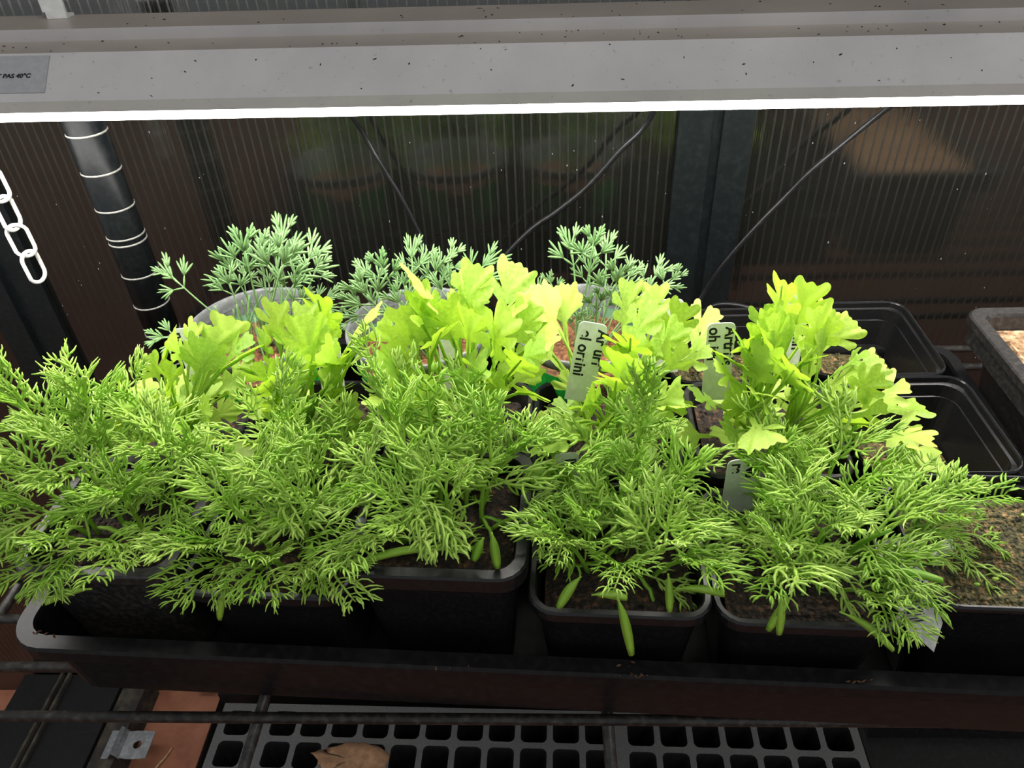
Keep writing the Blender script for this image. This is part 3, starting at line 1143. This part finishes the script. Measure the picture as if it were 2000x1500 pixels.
# bare mossy pot at the right end of the front row
t = square_pot('soil_pot', 'black pot of bare mossy soil without a plant', 'plant pot', .2095, .2495, RIM + .001, RIM - .009, rim_w=.0022, rim_h=.004, smat='soilmoss', seed=7, amp=.003, crumbs=120, dome=.002)
rnd = random.Random(4)
for i in range(5):
    p = Vector((.2095 + rnd.uniform(-.03, .03), .2495 + rnd.uniform(-.03, .03), RIM - .005))
    q = [p + Vector((math.cos(a) * .0016, math.sin(a) * .001, 0)) for a in (0, 1, 2, 3.1, 4.2, 5.3)]
    o = obj('sprout', mesh_data('sprout', *loft([[v for v in q], [v + Vector((0, 0, .0006)) for v in q]]), M['art']), t, WL[t])
    o.location = -WL[t] + WL[t] * 0
    WL[o] = Vector()

# ------------------------------------------------------------------ artemisia pots (second row)
def artemisia(root, cx, cy, soil, seed, tips, small=16):
    rnd = random.Random(seed)
    stems = []
    for k in range(3):
        a = seed + k * 2.1
        b = Vector((cx + .009 * math.cos(a), cy + .008 * math.sin(a), soil - .002))
        h = rnd.uniform(.018, .03)
        P = [b + Vector((.004 * math.cos(a) * u, .004 * math.sin(a) * u, h * u)) for u in (0, .3, .6, 1)]
        stems.append((stem_obj(root, b, P, .0021, .0015, 'artstem'), b, P))

    def leaf(tip, width=None, face=None):
        # leaf from the nearest stem to its tip
        s, b, P = min(stems, key=lambda q: (q[1] - tip).xy.length + rnd.uniform(0, .008))
        hz = (tip - b).z
        u = max(0.15, min(1, hz / .09 + rnd.uniform(-.15, .15)))
        base = P[0] + (P[-1] - P[0]) * u
        d = tip - base
        L = d.length
        pet = .3 if L < .034 else (.5 if L < .05 else .66)
        me = rnd.choice(LF[pet])
        if gap(rnd, base + d * .8, base + d * .95):
            return
        fh = face or Vector((rnd.uniform(-.7, .7), rnd.uniform(-1, .3), .9))
        put('leaf', me, s, Matrix.Translation(base) @ frame(d, fh) @ Matrix.Diagonal((L * rnd.uniform(.85, 1.1), L, L, 1)))
    for tx, ty, dy in tips:
        leaf(at(tx, ty, cy + dy))
        leaf(at(tx + rnd.uniform(-35, 35), ty + rnd.uniform(25, 80), cy + dy + rnd.uniform(-.02, .008)))
        if rnd.random() < .3:
            leaf(at(tx + rnd.uniform(-45, 45), ty + rnd.uniform(80, 150), cy + dy + rnd.uniform(-.02, .0)))
    for i in range(small):
        a = rnd.uniform(0, 6.28)
        r = rnd.uniform(.018, .036)
        leaf(Vector((cx + r * math.cos(a), cy + r * math.sin(a), soil + rnd.uniform(.008, .035))), None, Vector((0, -.3, 1)))


AR = 'lobed-leaf pots in the second row'
ROW2 = [
    (-.2225, .343, 'lobed yellow-green seedlings in the leftmost pot of the middle row', 31,
     [(290, 640, .01), (336, 647, 0), (392, 622, .015), (281, 690, -.005), (235, 725, -.015), (287, 728, -.02), (471, 640, -.005), (368, 726, -.025), (427, 633, .01), (455, 612, .015), (420, 790, -.03),
      (320, 760, -.025), (250, 770, -.02)]),
    (-.1375, .342, 'lobed yellow-green seedlings second from the left in the middle row', 32,
     [(542, 577, .01), (612, 573, .0), (565, 612, -.01), (645, 655, -.015), (574, 700, -.03), (525, 678, -.02), (500, 724, -.03), (684, 580, .01), (690, 700, -.03), (602, 672, -.02), (640, 600, .01),
      (505, 640, .0), (720, 640, -.01), (560, 760, -.035), (650, 750, -.035)]),
    (-.0515, .340, 'tallest lobed yellow-green seedlings in the centre of the middle row', 33,
     [(872, 508, .0), (895, 530, .01), (804, 552, .01), (928, 542, .015), (946, 575, .02), (1003, 548, .015), (779, 584, -.005), (738, 622, -.01), (765, 675, -.03), (846, 565, -.01), (916, 600, -.02),
      (970, 650, -.03), (1028, 690, -.03), (755, 717, -.035), (1065, 661, -.02), (1040, 584, .01), (937, 712, -.04), (890, 700, -.04), (880, 560, .02), (830, 610, -.02), (1000, 610, .0), (900, 830, -.05), (800, 760, -.04)]),
    (.0325, .338, 'lobed yellow-green seedlings around the white tag before right round pot', 34,
     [(1021, 601, .01), (1070, 594, .01), (1101, 580, .005), (1135, 590, -.01), (1205, 562, .01), (1233, 591, -.015), (1257, 612, .0), (1304, 572, .01), (1343, 580, .01), (1402, 595, .02),
      (1128, 716, -.03), (1050, 782, -.045), (1150, 770, -.045), (1225, 692, -.04), (1338, 692, -.03), (1336, 762, -.04), (1119, 806, -.05), (1300, 640, -.01), (1260, 690, -.03), (1380, 640, .0)]),
    (.1225, .335, 'rightmost lobed seedlings with long leaves reaching over the bare black pot', 35,
     [(1524, 540, 0), (1592, 538, .01), (1592, 584, -.01), (1498, 588, -.005), (1402, 617, .0), (1447, 622, -.015), (1436, 696, -.03), (1678, 622, .01), (1615, 610, -.01), (1682, 668, .0), (1640, 660, -.025),
      (1704, 700, -.01), (1738, 727, -.02), (1722, 797, -.035), (1868, 824, -.02), (1792, 741, .0), (1813, 846, -.03), (1415, 727, -.03), (1345, 773, -.02), (1545, 636, -.03), (1482, 650, -.03), (1580, 690, -.04),
      (1500, 730, -.04)]),
]
for x, y, lab, sd_, tips in ROW2:
    t = square_pot('potted_artemisia', lab, 'potted plant', x, y, RIM - .003, RIM - .014, rot=TR * .5, seed=sd_, group=AR, mat='pot_old' if sd_ % 2 else 'pot')
    artemisia(t, x, y - .004, RIM - .014, sd_, tips)

# nearly empty black pots at the right
def low_pot(label, x, y, rim, soil_z, seed):
    return square_pot('empty_pot', label, 'plant pot', x, y, rim, soil_z, rot=0.0, hw=.0420, rim_w=.0018, rim_h=.004, smat='soilmoss', seed=seed, ledge=True, group='nearly empty black pots',
                      amp=.004, crumbs=160, dome=.002)


low_pot('nearly empty black pot with low soil under the long artemisia leaves', .2080, .3345, Z0 - .29, Z0 - .331, 41)
low_pot('nearly empty black pot at the far right corner of the tray', .2030, .4195, Z0 - .29, Z0 - .326, 42)
low_pot('nearly empty black pot behind the tag between cord and seedlings', .1185, .4185, Z0 - .293, Z0 - .326, 43)

# ------------------------------------------------------------------ round clear pots with poppies
def round_pot(label, x, y, rim, seed, tips):
    base = TF + .0004
    t = thing('potted_poppy', label, 'potted plant', (x, y, base), 'round clear pots of poppies')
    R, ht = .0465, rim - base

    def circ(r, z, n=48):
        return [(r * math.cos(2 * math.pi * k / n), r * math.sin(2 * math.pi * k / n), z) for k in range(n)]
    V, Fc = loft([circ(.033, -ht), circ(.034, -ht + .002), circ(R - .003, -.008), circ(R - .0015, -.0075), circ(R - .0036, -.0071), circ(.0333, -ht + .003), circ(.030, -ht + .0015)])
    cup = obj('cup', mesh_data('cup', V, Fc, M['clear']), t, (x, y, rim))
    V, Fc = loft([circ(R - .0015, -.0085), circ(R, -.008), circ(R + .0006, -.003), circ(R + .0004, -.0005), circ(R - .0008, 0), circ(R - .0022, -.001), circ(R - .003, -.006), circ(R - .0036, -.0085)], False, False)
    obj('rim', mesh_data('rim', V, Fc, M['cuprim']), t, (x, y, rim))
    s = .72
    rs = .033 + (R - .003 - .033) * (1 - .022 / ht) - .0012
    rnd = random.Random(seed)
    rings = []
    for k in range(16, 0, -1):
        q = rs * k / 16
        rings.append([(px_, py_, .0014 * noise.fractal(Vector((px_ * 170, py_ * 170, seed)), .9, 2, 4)) for px_, py_, _ in circ(q, 0)])
    top = loft(rings, False, True)
    side = loft([circ(.0325, -(ht - .022) + .005), rings[0]], True, False)
    obj('soil', mesh_data('soil', *join([side, top]), M['vermic'], False), t, (x, y, rim - .022))
    # green printed label wrapped on the cup
    for a0, a1 in ((200, 262), (300, 336), (20, 70), (100, 150)):
        V, m = [], 10
        for i in range(m + 1):
            a = math.radians(a0 + (a1 - a0) * i / m)
            for z in (-.016, -.052):
                r = .034 + (R - .003 - .034) * (1 - (-z - .008) / (ht - .010)) + .0003
                V.append((r * math.cos(a), r * math.sin(a), z))
        obj('green_label', mesh_data('green_label', V, [(2 * i, 2 * i + 1, 2 * i + 3, 2 * i + 2) for i in range(m)], M['green']), t, (x, y, rim))
    for i, (tx, ty, dy) in enumerate(tips):
        tip = at(tx, ty, y + dy)
        a = rnd.uniform(0, 6.28)
        b = Vector((x + .009 * math.cos(a) + (tip.x - x) * .12, y + .008 * math.sin(a), rim - .023))
        d = tip - b
        fh = Vector((rnd.uniform(-.5, .5), -.8, .45 + (.6 if abs(d.x) > abs(d.z) else 0)))
        put('fan_leaf', FN[(seed + i) % 8] if d.length > .045 else FN[0], t, Matrix.Translation(b) @ frame(d, fh) @ Matrix.Scale(d.length, 4))
    # thin seedling stalks
    for i in range(14):
        a = rnd.uniform(0, 6.28)
        b = Vector((x + .02 * math.cos(a) * rnd.random(), y + .018 * math.sin(a) * rnd.random(), rim - .023))
        e = b + Vector((rnd.uniform(-.018, .018), rnd.uniform(-.014, .014), rnd.uniform(.02, .045)))
        P = catmull([b, (b + e) / 2 + Vector((rnd.uniform(-.003, .003), 0, .003)), e], 4)
        obj('seed_leaf', mesh_data('seed_leaf', *tube([p - b for p in P], .0006, 5), M['poppy']), t, b)
    return t


PR = Z0 - .27
round_pot('clear round poppy pot at the left with a leaf arching outward', -.189, .4165, PR, 51,
          [(278, 520, .0), (420, 462, .01), (455, 442, -.01), (500, 430, .01), (545, 418, .015), (580, 428, .0), (622, 445, .015), (632, 480, .0), (540, 480, -.01), (600, 500, -.01), (436, 520, -.015), (268, 655, -.03),
           (635, 560, .0), (600, 540, .02), (520, 520, .01), (470, 500, .02), (560, 465, .02)])
round_pot('clear round poppy pot in the middle behind the tallest seedlings', -.083, .4125, PR, 52,
          [(657, 548, .0), (690, 488, .01), (722, 480, -.01), (765, 474, .0), (660, 515, -.01), (825, 472, .01), (895, 456, .015), (940, 478, .0), (905, 510, -.01), (850, 490, .0), (780, 520, -.01), (645, 580, .01),
           (740, 540, -.02), (800, 500, .02), (870, 500, .01)])
round_pot('clear round poppy pot at the right with one tall upright leaf', .025, .4125, PR, 53,
          [(1125, 425, .01), (1168, 428, .0), (1192, 450, .01), (1218, 478, -.01), (1240, 492, .01), (1348, 516, .01), (1305, 500, .0), (1300, 540, -.005), (1012, 542, .0), (1060, 525, .01), (1255, 560, .01), (1185, 540, -.01),
           (1138, 492, .0), (1210, 520, .02), (1130, 590, -.01)])

# ------------------------------------------------------------------ soil tray at the far right
t = thing('soil_tray', 'deep black planter of pale mulch at the right frame edge', 'planter', (.345, .36, TF))
x0, x1, y0, y1 = .2785, .41, .22, .446
cx, cy, hx, hy = (x0 + x1) / 2, (y0 + y1) / 2, (x1 - x0) / 2, (y1 - y0) / 2
rz = Z0 - .287
ht = rz - SH


def pr_(dx, z, r):
    return [(x, y, z) for x, y in rrect(hx - dx, hy - dx, r, 6)]


V, Fc = loft([pr_(.022, -ht + .0003, .006), pr_(.0125, -.022, .01), pr_(.004, -.021, .011), pr_(.002, -.019, .012), pr_(.003, -.007, .011), pr_(0, -.006, .012), pr_(0, -.001, .012), pr_(.001, 0, .012), pr_(.0085, 0, .008),
              pr_(.0095, -.002, .008), pr_(.016, -.04, .007)])
obj('planter_body', mesh_data('planter_body', V, Fc, M['pot_old'], False), t, (cx, cy, rz))
obj('mulch', soil_mesh(.04, .006, M['mulch'], 61, .004, .003, 160, (hx - .0125, hy - .0125)), t, (cx, cy, rz - .011))

# ------------------------------------------------------------------ plant tags
def plant_tag(label, c0, c1, width, lines=(), mat='tagp', pointed=False, facing=Vector((0, -.8, .5)), size=.0085, th=.0006, name='plant_tag'):
    """flat stake from top centre c0 down to c1; lines of lettering run from the top downwards"""
    c0, c1 = Vector(c0), Vector(c1)
    d = c0 - c1
    L = d.length
    Mx = Matrix.Translation(c1) @ frame(d, facing)
    t = obj(name, None, None, c1)
    tag(t, label, 'plant tag', 'plant tags')
    w = width / 2
    r = w * .45
    pts = [(w, 0 if not pointed else L * .22)]
    pts += [(w - r + r * math.cos(a * math.pi / 10), L - r + r * math.sin(a * math.pi / 10)) for a in range(6)]
    pts += [(-w + r + r * math.cos(a * math.pi / 10), L - r + r * math.sin(a * math.pi / 10)) for a in range(5, 11)]
    pts += [(-w, 0 if not pointed else L * .22)]
    if pointed:
        pts += [(0, 0)]
    V, Fc = loft([[(x, y, 0) for x, y in pts], [(x, y, th) for x, y in pts]])
    st = put('stake', mesh_data('stake', V, Fc, M[mat], False), t, Mx)
    for s, xo, y1 in lines:
        me = text_mesh(s, size, M['ink'], .00022)
        TM = Matrix.Translation((xo, y1 * L, th + .0001)) @ Matrix.Rotation(-math.pi / 2, 4, 'Z')
        put('handwriting', me, t, Mx @ TM)
    return t, Mx, L, w


def down(p, dz, dy=0.0, dx=0.0):
    return (p.x + dx, p.y + dy, p.z + dz)


p = at(1160, 630, .335)
plant_tag('white plant tag lettered Arum in front of right round pot', p, down(p, -.047, -.006, -.008), .0150, (('Ar um', .0032, .93), ('el omini', -.0055, .9)))
p = at(1410, 630, .342)
plant_tag('white plant tag lettered Artmis before the black pots', p, down(p, -.048, -.005, .001), .0150, (('Artmis', .0022, .95), ('oh ith', -.0062, .95)))
p = at(1456, 896, .276)
plant_tag('pale tag lettered Mo re between right chamomile and artemisia pots', p, down(p, -.042, .004, .002), .0168, (('Mo', .0012, .94), ('re', -.0062, .94)), 'tagp')
p = at(1105, 884, .279)
plant_tag('pale tag lettered IV behind the fourth chamomile pot', p, down(p, -.04, .004, .002), .0125, (('IV', -.001, .9),), 'tagp')
p = at(358, 640, .366)
plant_tag('white tag lettered OT at the left round pot', p, down(p, -.045, -.006, .004), .0145, (('OT', .001, .95), ('no', -.007, .95)))
p = at(640, 668, .372)
plant_tag('white tag with dotted writing behind second artemisia pot', p, down(p, -.038, -.004, -.002), .0145, (('sosa', .001, .9), ('mos', -.006, .9)))
p = at(1312, 584, .385)
plant_tag('white tag half hidden by leaves right of right round pot', p, down(p, -.05, -.004, .0), .0145, (('lvo', .001, .6),))
p = at(1562, 565, .372)
plant_tag('bright white tag inside the tallest right-hand artemisia leaves', p, down(p, -.055, -.006, .0), .0135, (('inn', .001, .5),))
p = at(875, 632, .375)
plant_tag('white tag hidden among the centre seedlings', p, down(p, -.045, -.006, .0), .0135, (('so', .001, .5),))
p = at(100, 975, .285)
# barcode stake lying between the last two front pots
c0, c1 = at(1748, 1052, .243), at(1824, 1274, .197)
t, Mx, L, w = plant_tag('grey barcode plant tag lying between the last two front pots', c0, c1, .0145, (), 'barc', True, Vector((-.35, -.45, .8)))
bars = []
y = L * .26
rnd = random.Random(9)
while y < L * .52:
    k = rnd.uniform(.0004, .0011)
    bars.append(box(-w * .75, w * .2, y, y + k, .0007, .0008))
    y += k + rnd.uniform(.0004, .001)
put('barcode', mesh_data('barcode', *join(bars), M['ink'], False), t, Mx)
rows = []
for i in range(8):
    y = L * .58
    while y < L * .95:
        k = rnd.uniform(.0008, .003)
        rows.append(box(-w * .8 + i * .0013, -w * .8 + i * .0013 + .0006, y, min(y + k, L * .96), .0007, .0008))
        y += k + rnd.uniform(.0005, .001)
put('small_print', mesh_data('small_print', *join(rows), M['ink'], False), t, Mx)
c0, c1 = at(1838, 1058, .247), at(1850, 1165, .236)
plant_tag('blank cream tag standing inside the bare mossy pot', c0, c1, .016, (), 'tagp', False, Vector((.35, -.5, .8)))
